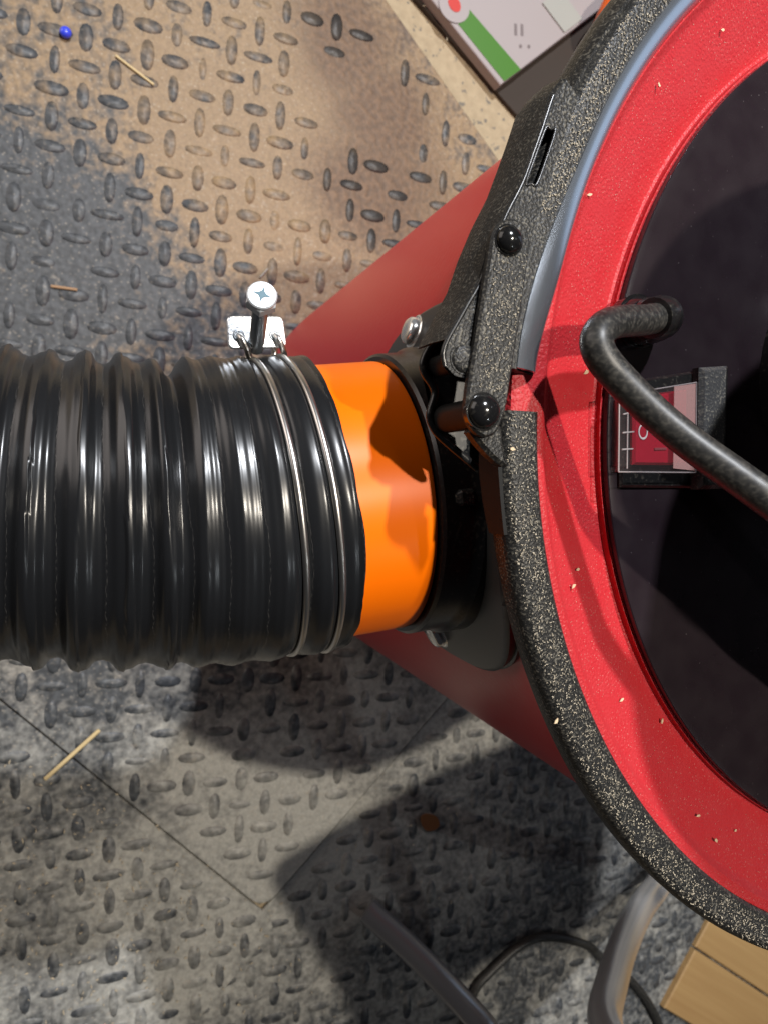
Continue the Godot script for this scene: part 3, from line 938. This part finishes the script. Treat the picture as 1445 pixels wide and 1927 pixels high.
func hose_r(u: float, a: float) -> float:
	# a: angle round the hose, 0 on the far (-z) side, a quarter turn on top
	var ph := phase(u) + 0.22 * sin(a * 0.5)
	var f := fposmod(ph, 1.0)
	var near := minf(f, 1.0 - f)
	var k := ss(0.026, 0.046, u)
	var wave := tanh(1.9 * cos(TAU * f)) / tanh(1.9)
	var amp := 0.0011 * (0.22 + 0.78 * k)
	var r := 0.0396 + amp * wave + 0.00022 * exp(-pow(near / 0.07, 2.0)) - 0.0002 * exp(-pow((f - 0.5) / 0.05, 2.0))
	r += 0.00012 * exp(-pow((f - 0.30) / 0.09, 2.0)) * k
	r += 0.0006 * (1.0 - k)
	r += 0.0005 * k * sin(a * 2.0 + floorf(ph) * 1.9) * wave
	# pinched fold on the far side, dented under the wires
	r -= 0.0035 * exp(-pow((u - 0.0372) / 0.0030, 2.0)) * maxf(0.0, cos(a - 0.25))
	for w: float in [0.0124, 0.0046]: r -= 0.0011 * exp(-pow((u - w - wire_lean(a)) / 0.0016, 2.0))
	r += 0.00018 * sin(a * 7.0 + u * 400.0) * sin(a * 3.0 - u * 150.0)
	return r

func wire_lean(a: float) -> float:
	return 0.0018 * cos(a)

func hose_point(u: float, a: float, r: float) -> Vector3:
	var c := hose_at(u)
	var t := (hose_at(u + 0.001) - hose_at(u - 0.001)).normalized()
	var side := t.cross(Vector3.UP).normalized()
	if side.z > 0.0: side = -side
	return c + (side * cos(a) + Vector3.UP * sin(a)) * r

func make_hose() -> void:
	var root := thing("corrugated_hose", "black corrugated plastic hose clamped over the orange coupling", "hose")
	var edge_n := noise(1.2, 40, 3)
	var len_ := 0.215
	var f := func(s: float, v: float) -> Vector3:
		var a := v * TAU
		var e := 0.0004 * edge_n.get_noise_2d(3.0 * cos(a), 3.0 * sin(a)) - 0.0012 * ss(0.25, 0.9, sin(a - 0.9))
		var u := e + s * (len_ - e)
		return hose_point(u, a, hose_r(u, a))
	var uvf := func(s: float, v: float) -> Vector2:
		return Vector2(phase(s * len_) + 0.22 * sin(v * TAU * 0.5), v)
	put("wall", grid(620, 120, f, uvf, func(s: float) -> Vector3: return hose_at(s * len_)), M.hose, root)
	# cut lip at the end: the thickness of the wall
	var g := func(s: float, v: float) -> Vector3:
		var a := v * TAU
		var e := 0.0004 * edge_n.get_noise_2d(3.0 * cos(a), 3.0 * sin(a)) - 0.0012 * ss(0.25, 0.9, sin(a - 0.9))
		return hose_point(e + 0.00004 * s, a, lerpf(0.0376, hose_r(e, a), s))
	put("cut_end", grid(2, 120, g, uvf, func(s: float) -> Vector3: return hose_at(0.02)), M.gloss_black, root)

func make_coupling() -> void:
	var root := thing("hose_coupling", "smooth bright orange plastic tube between the black hose and the drum's inlet", "coupling", Vector3(0, RY - 0.0605, 0))
	var turn := Basis(Vector3(0, 1, 0).cross(port_axis).normalized(), port_axis, Vector3(0, 1, 0).cross(port_axis).normalized().cross(port_axis))
	var prof := PackedVector2Array([Vector2(0.0350, 0.1555), Vector2(0.0352, 0.1547), Vector2(0.0372, 0.1546), Vector2(0.0376, 0.1549), Vector2(0.0377, 0.1556), Vector2(0.0372, 0.1900), Vector2(0.0350, 0.1900), Vector2(0.0350, 0.1555)])
	put("tube", Shape.new().add(lathe(prof, 128), Transform3D(turn, Vector3.ZERO)).mesh(35), M.orange, root)

func make_clamp() -> void:
	var root := thing("hose_clamp", "double wire hose clamp with a shiny zinc tension screw and plate", "hose clamp")
	for w: float in [0.0124, 0.0046]:
		var pts := []
		for i in 46:
			var a := lerpf(-0.10, TAU - 0.42, i / 45.0) + 0.12
			var u := w + wire_lean(a)
			pts.append(hose_point(u, a, hose_r(u, a) + 0.0006))
		# both ends hook up towards the plate
		var first: Vector3 = pts[0]
		var last: Vector3 = pts[45]
		pts.push_front(first + Vector3(0.0002, 0.0000, -0.0030))
		pts.push_front(first + Vector3(-0.0008, 0.0022, -0.0052))
		pts.push_back(last + Vector3(-0.0010, 0.0040, -0.0030))
		put("wire", tube(smooth_path(pts, 4), 0.00085, 10).mesh(60), M.wire, root)
	# plate standing off the far side of the hose, with two wire holes
	var at := Vector3(-0.1890, RY - 0.0545, -0.0325)
	var pl := PackedVector2Array()
	pl = poly2([-0.0076, -0.0040, 0.0068, -0.0046, 0.0076, 0.0034, -0.0074, 0.0042])
	put("plate", prism(fillet(pl, 0.0016), -0.0006, 0.0006, 0.0003).mesh(30), M.zinc, root, at)
	for q: Array in [[-0.0048, 0.0008], [0.0045, 0.0004]]:
		var t := TorusMesh.new()
		t.inner_radius = 0.0007
		t.outer_radius = 0.0016
		t.rings = 24
		t.ring_segments = 10
		put("eyelet", t, M.dark_metal, root, at + Vector3(q[0], 0.0004, q[1]))
		put("wire_hook", tube(smooth_path([at + Vector3(q[0], -0.0050, q[1] + 0.001), at + Vector3(q[0], 0.0000, q[1]), at + Vector3(q[0] + 0.0006, 0.0020, q[1] + 0.0012), at + Vector3(q[0] + 0.0018, 0.0014, q[1] + 0.0034), at + Vector3(q[0] + 0.0028, -0.0010, q[1] + 0.0052)], 5), 0.0008, 10).mesh(60), M.wire, root)
	# tension screw: shank, hexagon with washer face, a cross recess painted as shade
	var foot := Vector3(-0.1888, RY - 0.0575, -0.0292)
	var head := Vector3(-0.1921, RY - 0.0320, -0.0358)
	var dir := (head - foot).normalized()
	var cam := Vector3(-0.2254, RY + 0.1289, 0.0030)
	var face := ((cam - head).normalized() * 0.45 + dir * 0.55).normalized()
	var b := Basis(dir.cross(Vector3.RIGHT).normalized(), dir, dir.cross(Vector3.RIGHT).normalized().cross(dir))
	var screw := Node3D.new()
	screw.name = "tension_screw"
	root.add_child(screw)
	screw.transform = Transform3D(b, head)
	var thread := PackedVector2Array()
	var len_ := (head - foot).length()
	thread.append(Vector2(0, -len_))
	for k in 60: thread.append(Vector2(0.00175 + (0.00022 if k % 2 else 0.0), -len_ + len_ * k / 60.0))
	thread.append(Vector2(0, 0))
	put("shank", lathe(thread, 20).mesh(20), M.dark_metal, screw)
	var hex := PackedVector2Array()
	for k in 6: hex.append(Vector2(0.0038 * cos(TAU * k / 6 + 0.2), 0.0038 * sin(TAU * k / 6 + 0.2)))
	put("hexagon", prism(hex, -0.0012, 0.0012, 0.0003).mesh(25), M.zinc_bright, screw)
	put("head_face", lathe(PackedVector2Array([Vector2(0.0034, 0.0011), Vector2(0.0034, 0.0019), Vector2(0.0031, 0.0022), Vector2(0, 0.0023)]), 36).mesh(30), M.zinc_bright, screw)
	var cross := PackedVector2Array()
	for k in 16:
		var r: float = [0.0020, 0.0009, 0.00062, 0.0009][k % 4]
		cross.append(Vector2(r * cos(TAU * k / 16 + 0.35), r * sin(TAU * k / 16 + 0.35)))
	put("painted_recess", prism(cross, 0.0020, 0.00236).mesh(20), mat(Color(0.05, 0.11, 0.14), 0.4, 0.2), screw)  # flat dark cross on the head, recess shade put into its colour

# ---------------------------------------------------------------- things round about
func make_surroundings() -> void:
	# printed carton at the edge of the mat
	var root := thing("cardboard_box", "white printed carton with a green corner stripe, standing on the plywood", "box")
	var white := tri_map(mat(Color(0.34, 0.30, 0.298), 0.5), 0.1)
	var p := poly2([0.0725, -0.2937, -0.0287, -0.3858, 0.0800, -0.4680, 0.1795, -0.3789])
	put("carton", prism(p, 0.0050, 0.014, 0.0006).mesh(20), white, root)
	var o := Vector2(0.0725, -0.2937)
	var l := (Vector2(-0.0287, -0.3858) - o).normalized()
	var r := (Vector2(0.1795, -0.3789) - o).normalized()
	var at := func(a: float, b: float) -> Vector2: return o + l * a + r * b
	var green := PackedVector2Array([at.call(0.0005, 0.0045), at.call(0.058, 0.0045), at.call(0.067, 0.020), at.call(0.000, 0.0235)])
	put("green_stripe", prism(green, 0.0141, 0.0144).mesh(), mat(Color(0.050, 0.17, 0.012), 0.45), root)
	var disc := lathe(PackedVector2Array([Vector2(0.013, 0.0), Vector2(0.013, 0.0003), Vector2(0, 0.0003)]), 32).mesh()
	var c: Vector2 = at.call(0.066, 0.012)
	put("white_disc", disc, white, root, v3(c, 0.0146))
	put("red_spot", prism(round_poly(PackedVector2Array([c + Vector2(-0.007, -0.003), c + Vector2(0.004, -0.006), c + Vector2(0.006, 0.004), c + Vector2(-0.002, 0.006)]), 3), 0.0150, 0.0153).mesh(), mat(Color(0.50, 0.03, 0.02), 0.5), root)
	var ink := mat(Color(0.17, 0.14, 0.14), 0.6)
	for q: Array in [[0.026, 0.043, 0.0085], [0.023, 0.0475, 0.0085]]:
		var m: Vector2 = at.call(q[0], q[1])
		put("printed_bar", box(Vector3(0.0022, 0.0003, q[2])).mesh(), ink, root, v3(m, 0.0143))
	for q: Array in [[0.014, 0.037], [0.010, 0.043]]:
		var m: Vector2 = at.call(q[0], q[1])
		put("printed_dot", lathe(PackedVector2Array([Vector2(0.0014, 0), Vector2(0.0014, 0.0002), Vector2(0, 0.0002)]), 12).mesh(), ink, root, v3(m, 0.0142))
	put("flap", prism(PackedVector2Array([at.call(0.002, 0.078), at.call(0.030, 0.078), at.call(0.030, 0.1), at.call(0.002, 0.1)]), 0.0141, 0.0152).mesh(), mat(Color(0.33, 0.33, 0.30), 0.6), root)
	tag(put("painted_shade_sheet", prism(poly2([0.0015, -0.3542, 0.1024, -0.2702, 0.30, -0.10, 0.42, -0.25, 0.10, -0.52]), 0.0005, 0.0045, 0.0005).mesh(20), tri_map(mat(Color(0.035, 0.024, 0.017), 0.8), 0.1)), "dark sheet painting the shadow between the white carton and the drum", "board")  # near-black sheet laid in for the shade between carton and drum
	# orange cable end between the carton and the drum
	tag(put("orange_cable", tube(smooth_path([Vector3(0.1640, 0.010, -0.3330), Vector3(0.1560, 0.030, -0.3390), Vector3(0.1555, 0.040, -0.3480), Vector3(0.1620, 0.041, -0.3590), Vector3(0.1780, 0.040, -0.3740), Vector3(0.1932, 0.034, -0.3885), Vector3(0.2150, 0.014, -0.4300), Vector3(0.2300, 0.0135, -0.5000)], 8), 0.0085, 18).mesh(60), mat(Color(0.62, 0.10, 0.010), 0.4)), "orange rubber cable bending up between the carton and the clamp ring", "cable")
	# boards at the lower right
	var s := Vector2(0.0923, 0.0751).normalized()
	var t := Vector2(-s.y, s.x)
	var corner := Vector2(0.3000, 0.4350)
	for i in 3:
		var a := corner + t * (-0.078 + i * 0.062)
		var w := 0.060
		var labels := ["pale planed board nearest the drum's ring, lying on the floor", "middle planed board lying between two others at the floor's corner", "planed board at the bottom corner of the floor, farthest from the drum"]
		var pl := prism(PackedVector2Array([a, a + s * 0.6, a + s * 0.6 + t * w, a + t * w]), 0.001, 0.010 - 0.0015 * (i % 2), 0.0012).mesh(20)
		var arr := pl.surface_get_arrays(0)
		var uv := PackedVector2Array()
		for q: Vector3 in arr[Mesh.ARRAY_VERTEX]:
			var d := Vector2(q.x, q.z) - a
			uv.append(Vector2(d.dot(s) * 4.0, d.dot(t) * 5.0 + i * 0.37))
		arr[Mesh.ARRAY_TEX_UV] = uv
		var am := ArrayMesh.new()
		am.add_surface_from_arrays(Mesh.PRIMITIVE_TRIANGLES, arr)
		tag(put("wooden_board", am, M.board), labels[i], "board", "boards on the floor")
	# stool beside the drum: its chrome leg and grey rail are in view, its added, unseen top casts the floor shadow
	var st := thing("stool", "stool beside the drum with a bent chrome leg, a grey foot rail and an added unseen top that casts shade", "stool")
	put("leg", tube(smooth_path([Vector3(0.2400, 0.012, 0.3690), Vector3(0.2055, 0.035, 0.3734), Vector3(0.1636, 0.060, 0.3720), Vector3(0.1128, 0.100, 0.3641), Vector3(0.0702, 0.140, 0.3525), Vector3(0.0337, 0.180, 0.3393), Vector3(0.0200, 0.220, 0.3260), Vector3(0.0350, 0.290, 0.3050), Vector3(0.0700, 0.425, 0.2600)], 8), 0.0105, 24).mesh(60), M.chrome, st)
	put("leg_foot", tube(PackedVector3Array([Vector3(0.2460, 0.0052, 0.3685), Vector3(0.2380, 0.0150, 0.3692)]), 0.0125, 20).mesh(40), M.black_paint, st)
	put("foot_rail", tube(smooth_path([Vector3(-0.0584, 0.012, 0.3441), Vector3(-0.0352, 0.030, 0.3660), Vector3(-0.0139, 0.050, 0.3881), Vector3(0.0083, 0.070, 0.4137), Vector3(0.0208, 0.090, 0.4286), Vector3(0.0450, 0.20, 0.4000), Vector3(0.0500, 0.425, 0.3200)], 6), 0.0095, 16).mesh(60), M.grey_metal, st)
	var added_shade_seat := PackedVector2Array()  # outline drawn from the wanted floor shadow; unseen, added to block the lamp
	for q: Array in [[-0.135, 0.296], [0.0077, 0.2500], [0.10, 0.235], [0.20, 0.26], [0.19, 0.395], [0.125, 0.425], [0.095, 0.414], [0.06, 0.413], [0.02, 0.430], [-0.005, 0.468], [-0.02, 0.53], [-0.06, 0.53], [-0.072, 0.420]]:
		added_shade_seat.append(Vector2(q[0] * 0.76 + 0.052, q[1] * 0.76 - 0.040))
	put("added_shade_seat", prism(fillet(added_shade_seat, 0.012), 0.425, 0.445, 0.004).mesh(30), M.black_paint, st)
	# black cable lying in a loop on the floor
	tag(put("floor_cable", tube(smooth_path([Vector3(0.020, 0.0085, 0.520), Vector3(0.0311, 0.0085, 0.4498), Vector3(0.0518, 0.0085, 0.4279), Vector3(0.0941, 0.0085, 0.4112), Vector3(0.1435, 0.0085, 0.4296), Vector3(0.1663, 0.0085, 0.4510), Vector3(0.2018, 0.0085, 0.4868), Vector3(0.2293, 0.0085, 0.5355), Vector3(0.250, 0.0085, 0.62)], 8), 0.0036, 12).mesh(60), M.cord), "thin black cable curling over the floor mat behind the chrome leg", "cable")
	# straws and slivers on the mats
	var sliver := func(a: Vector3, b: Vector3, w: float, h: float) -> ArrayMesh:
		var d := b - a
		var sh := Shape.new()
		var ang := atan2(-d.z, d.x)
		sh.add(box(Vector3(d.length(), h, w), Vector3.ZERO, w * 0.3), Transform3D(Basis(Vector3.UP, ang), (a + b) / 2.0))
		return sh.mesh(30)
	tag(put("straw", sliver.call(Vector3(-0.2771, 0.0085, 0.2010), Vector3(-0.2421, 0.0085, 0.1733), 0.0026, 0.0016), M.straw), "long pale straw lying across the seam of the two mats", "straw")
	tag(put("wood_sliver", sliver.call(Vector3(-0.2102, 0.0078, -0.2704), Vector3(-0.1870, 0.0078, -0.2556), 0.0016, 0.001), M.straw), "pale wood sliver on the dusty mat near the blue bead", "wood sliver")
	tag(put("wood_sliver", sliver.call(Vector3(-0.2565, 0.0078, -0.1198), Vector3(-0.2408, 0.0078, -0.1184), 0.0018, 0.001), mat(Color(0.36, 0.22, 0.12), 0.7)), "short brown wood sliver on the dark part of the mat above the hose", "wood sliver")
	tag(put("wood_sliver", sliver.call(Vector3(-0.1212, 0.0078, -0.1342), Vector3(-0.1152, 0.0078, -0.1409), 0.0012, 0.001), mat(Color(0.36, 0.34, 0.30), 0.7)), "tiny grey sliver on the mat just beyond the clamp screw", "wood sliver")
	var bead := SphereMesh.new()
	bead.radius = 0.0036
	bead.height = 0.0062
	bead.radial_segments = 24
	bead.rings = 12
	var blue := mat(Color(0.03, 0.06, 0.75), 0.08)
	blue.clearcoat_enabled = true
	tag(put("bead", bead, blue, null, Vector3(-0.2394, 0.0092, -0.2785)), "small shiny blue bead lying on the mat", "bead")
	tag(put("dry_leaf", prism(round_poly(poly2([-0.010, 0.280, 0.006, 0.284, 0.009, 0.296, -0.006, 0.297]), 2), 0.0056, 0.0066).mesh(), mat(Color(0.22, 0.09, 0.03), 0.8)), "dry brown leaf scrap lying in the dark shadow on the floor", "leaf")

func make_debris() -> void:
	# single wood chips on the lid, and the fine sawdust on the clamp ring
	var chips := []
	for k in 4:
		var p := PackedVector2Array()
		for a in 5: p.append(Vector2(0.00095 * cos(TAU * a / 5), 0.00042 * sin(TAU * a / 5)) * rng.randf_range(0.55, 1.35))
		chips.append(prism(p, -0.00012, 0.00016).mesh(20))
	var spots := [[-0.1263, 0.0275, "pale wood chip on the red lid below the power switch"], [-0.1290, 0.0310, "slim wood chip on the red lid beside the clamp ring, lower left"], [-0.1208, -0.0180, "wood chip on the red lid between the cord and the switch cover"], [-0.0990, 0.0690, "wood chip standing at the lower edge of the black motor cover"], [-0.1140, 0.0600, "wood chip on the shaded red lid at lower left"], [-0.0915, 0.0930, "grey chip on the shaded red lid near the bottom"], [-0.0865, 0.1000, "pale crumb on the red lid near the bottom, largest of its neighbours"], [-0.0770, 0.1010, "white crumb on the red lid at the lower right"], [-0.0830, -0.1000, "pale chip on the sunny red lid at the top right"], [-0.0900, -0.1060, "tiny chip on the top of the red lid by the clamp ring"], [-0.1040, -0.0830, "pale chip on the red lid beside the upper clamp ring"], [-0.1240, -0.0560, "white chip on the red lid opposite the lever slot"], [-0.1480, -0.0002, "pale crumb on the red rim in the gap of the clamp ring"], [-0.1380, 0.0590, "curled shaving on the black lower clamp ring"]]
	for i in spots.size():
		var q: Array = spots[i]
		var r := Vector2(q[0], q[1]).length()
		var y := -0.0017
		if r < 0.139: y = lerpf(-0.0105, -0.0040, ss(0.120, 0.137, r))
		if i == 12: y = -0.0016
		if r > 0.1475: y = 0.0008
		var o := put("wood_chip", chips[i % 4], M.chip, null, Vector3(q[0], RY + y, q[1]))
		o.rotation = Vector3(rng.randf_range(-0.15, 0.15), rng.randf() * TAU, rng.randf_range(-0.15, 0.15))
		var k := rng.randf_range(0.5, 1.0)
		o.scale = Vector3(k, k, rng.randf_range(0.7, 1.2))
		tag(o, q[2], "wood chip", "wood chips on the lid")
	var mm := MultiMesh.new()
	mm.transform_format = MultiMesh.TRANSFORM_3D
	mm.mesh = box(Vector3(0.00042, 0.00009, 0.00014)).mesh()
	var list: Array[Transform3D] = []
	var add_flake := func(p: Vector3, k: float) -> void:
		var b := Basis.from_euler(Vector3(rng.randf_range(-0.5, 0.5), rng.randf() * TAU, rng.randf_range(-0.5, 0.5))).scaled(Vector3.ONE * k)
		list.append(Transform3D(b, p))
	for i in 2600:
		add_flake.call(on_ring(rng.randf_range(0.1425, 0.1490), rng.randf_range(95.0, 183.0), RY + 0.0006), rng.randf_range(0.35, 1.1))
	for i in 2400:
		add_flake.call(on_ring(rng.randf_range(0.1446, 0.1500), rng.randf_range(199.0, 262.0), RY + 0.0022), rng.randf_range(0.35, 1.1))
	for i in 420:
		var t := rng.randf()
		add_flake.call(Vector3(lerpf(-0.1500, -0.1556, t) + rng.randf_range(-0.0035, 0.0035), RY + 0.0058, lerpf(-0.0385, -0.0110, t)), rng.randf_range(0.3, 0.9))
	for i in 900:
		var r := rng.randf_range(0.1215, 0.1375)
		add_flake.call(on_ring(r, rng.randf_range(100.0, 265.0), RY + lerpf(-0.0108, -0.0043, ss(0.120, 0.137, r))), rng.randf_range(0.2, 0.6))
	mm.instance_count = list.size()
	for i in list.size(): mm.set_instance_transform(i, list[i])
	var cm := MultiMesh.new()
	cm.transform_format = MultiMesh.TRANSFORM_3D
	cm.mesh = chips[1]
	cm.instance_count = 900
	for i in 900:
		var x := -0.24 + rng.randfn(0.0, 0.075)
		var z := 0.31 + rng.randfn(0.0, 0.085)
		if i % 3 == 0:
			x = rng.randf_range(-0.36, 0.05)
			z = rng.randf_range(-0.36, 0.5)
		var k := rng.randf_range(0.35, 1.2)
		cm.set_instance_transform(i, Transform3D(Basis.from_euler(Vector3(rng.randf_range(-0.3, 0.3), rng.randf() * TAU, 0)).scaled(Vector3(k, k * 1.5, k * rng.randf_range(0.7, 1.8))), Vector3(x, 0.0060, z)))
	var ci := MultiMeshInstance3D.new()
	ci.multimesh = cm
	ci.material_override = mat(Color(0.50, 0.42, 0.30), 0.8)
	ci.name = "wood_crumbs"
	add_child(ci)
	tag(ci, "pale wood crumbs scattered over the rubber floor mats", "wood crumbs", "", "stuff")
	var mi := MultiMeshInstance3D.new()
	mi.multimesh = mm
	mi.material_override = mat(Color(0.46, 0.40, 0.30), 0.6)
	mi.name = "sawdust"
	add_child(mi)
	tag(mi, "fine pale sawdust lying on the clamp ring and the red lid", "sawdust", "", "stuff")

# ---------------------------------------------------------------- light, camera, scene
func lamp(called: String, dir: Vector3, dist: float, size: float, energy: float, col: Color) -> void:
	var l := AreaLight3D.new()
	l.name = called
	l.area_size = Vector2(size, size)
	l.light_energy = energy
	l.light_color = col
	l.area_range = 6.0
	l.shadow_enabled = true
	add_child(l)
	var aim := Vector3(-0.12, RY - 0.05, 0.02)
	l.look_at_from_position(aim + dir.normalized() * dist, aim, Vector3(0, 0, 1) if absf(dir.normalized().y) > 0.95 else Vector3.UP)

func broad(called: String, at: Vector3, size: float, energy: float, col: Color) -> void:
	# a wide soft light: added for the ring slope's gleam and the drum's dim side
	var l := AreaLight3D.new()
	l.name = called
	l.area_size = Vector2(size, size)
	l.light_energy = energy
	l.light_color = col
	l.area_range = 6.0
	l.shadow_enabled = true
	add_child(l)
	l.look_at_from_position(at, Vector3(-0.10, RY - 0.1, 0.0), Vector3.UP)

func _ready() -> void:
	rng.seed = 11
	var cam := Camera3D.new()
	cam.name = "camera"
	add_child(cam)
	var right := Vector3(0.9336, 0.3572, 0.0291)
	var down := Vector3(-0.0492, 0.0473, 0.9977)
	var fwd := Vector3(0.3550, -0.9328, 0.0617)
	cam.transform = Transform3D(Basis(right, -down, -fwd).orthonormalized(), Vector3(-0.2254, RY + 0.1289, 0.0030))
	cam.fov = 71.78
	cam.near = 0.01
	cam.far = 20.0
	cam.current = true
	var lens := CameraAttributesPhysical.new()
	lens.frustum_focal_length = 16.58
	lens.frustum_near = 0.01
	lens.frustum_far = 20.0
	lens.frustum_focus_distance = 0.17
	lens.exposure_aperture = 20.0
	cam.attributes = lens
	var we := WorldEnvironment.new()
	var e := Environment.new()
	e.background_mode = Environment.BG_COLOR
	e.background_color = lin(0.016, 0.016, 0.018)
	e.tonemap_mode = Environment.TONE_MAPPER_LINEAR
	e.tonemap_exposure = 1.0
	e.sdfgi_enabled = true
	e.ssao_enabled = true
	e.ssil_enabled = true
	we.environment = e
	we.name = "environment"
	add_child(we)
	lamp("ceiling_lamp", Vector3(0.23, 1.0, -0.13), 1.5, 0.035, 1.85, Color(1.0, 0.96, 0.90))
	lamp("far_side_lamp", Vector3(0.12, 0.72, -0.58), 1.4, 0.045, 2.4, Color(0.97, 0.98, 1.0))  # unseen lamp on the far side, placed from streaks and cast shadows
	lamp("near_side_lamp", Vector3(0.41, 0.70, 0.58), 1.4, 0.02, 0.09, Color(0.95, 0.98, 1.0))  # unseen lamp on the near side, placed from the lower streaks
	broad("added_gleam_panel", Vector3(1.35, RY + 0.36, -0.25), 0.8, 0.17, Color(0.82, 0.90, 1.0))  # unseen panel, added to give the ring's slope a bluish gleam
	broad("added_drum_fill", Vector3(-1.25, RY + 0.12, -0.85), 0.9, 0.62, Color(1.0, 0.95, 0.92))  # unseen fill, added to brighten the drum's left side
	make_materials()
	make_floor()
	make_drum()
	make_coupling()
	make_hose()
	make_clamp()
	make_surroundings()
	make_debris()
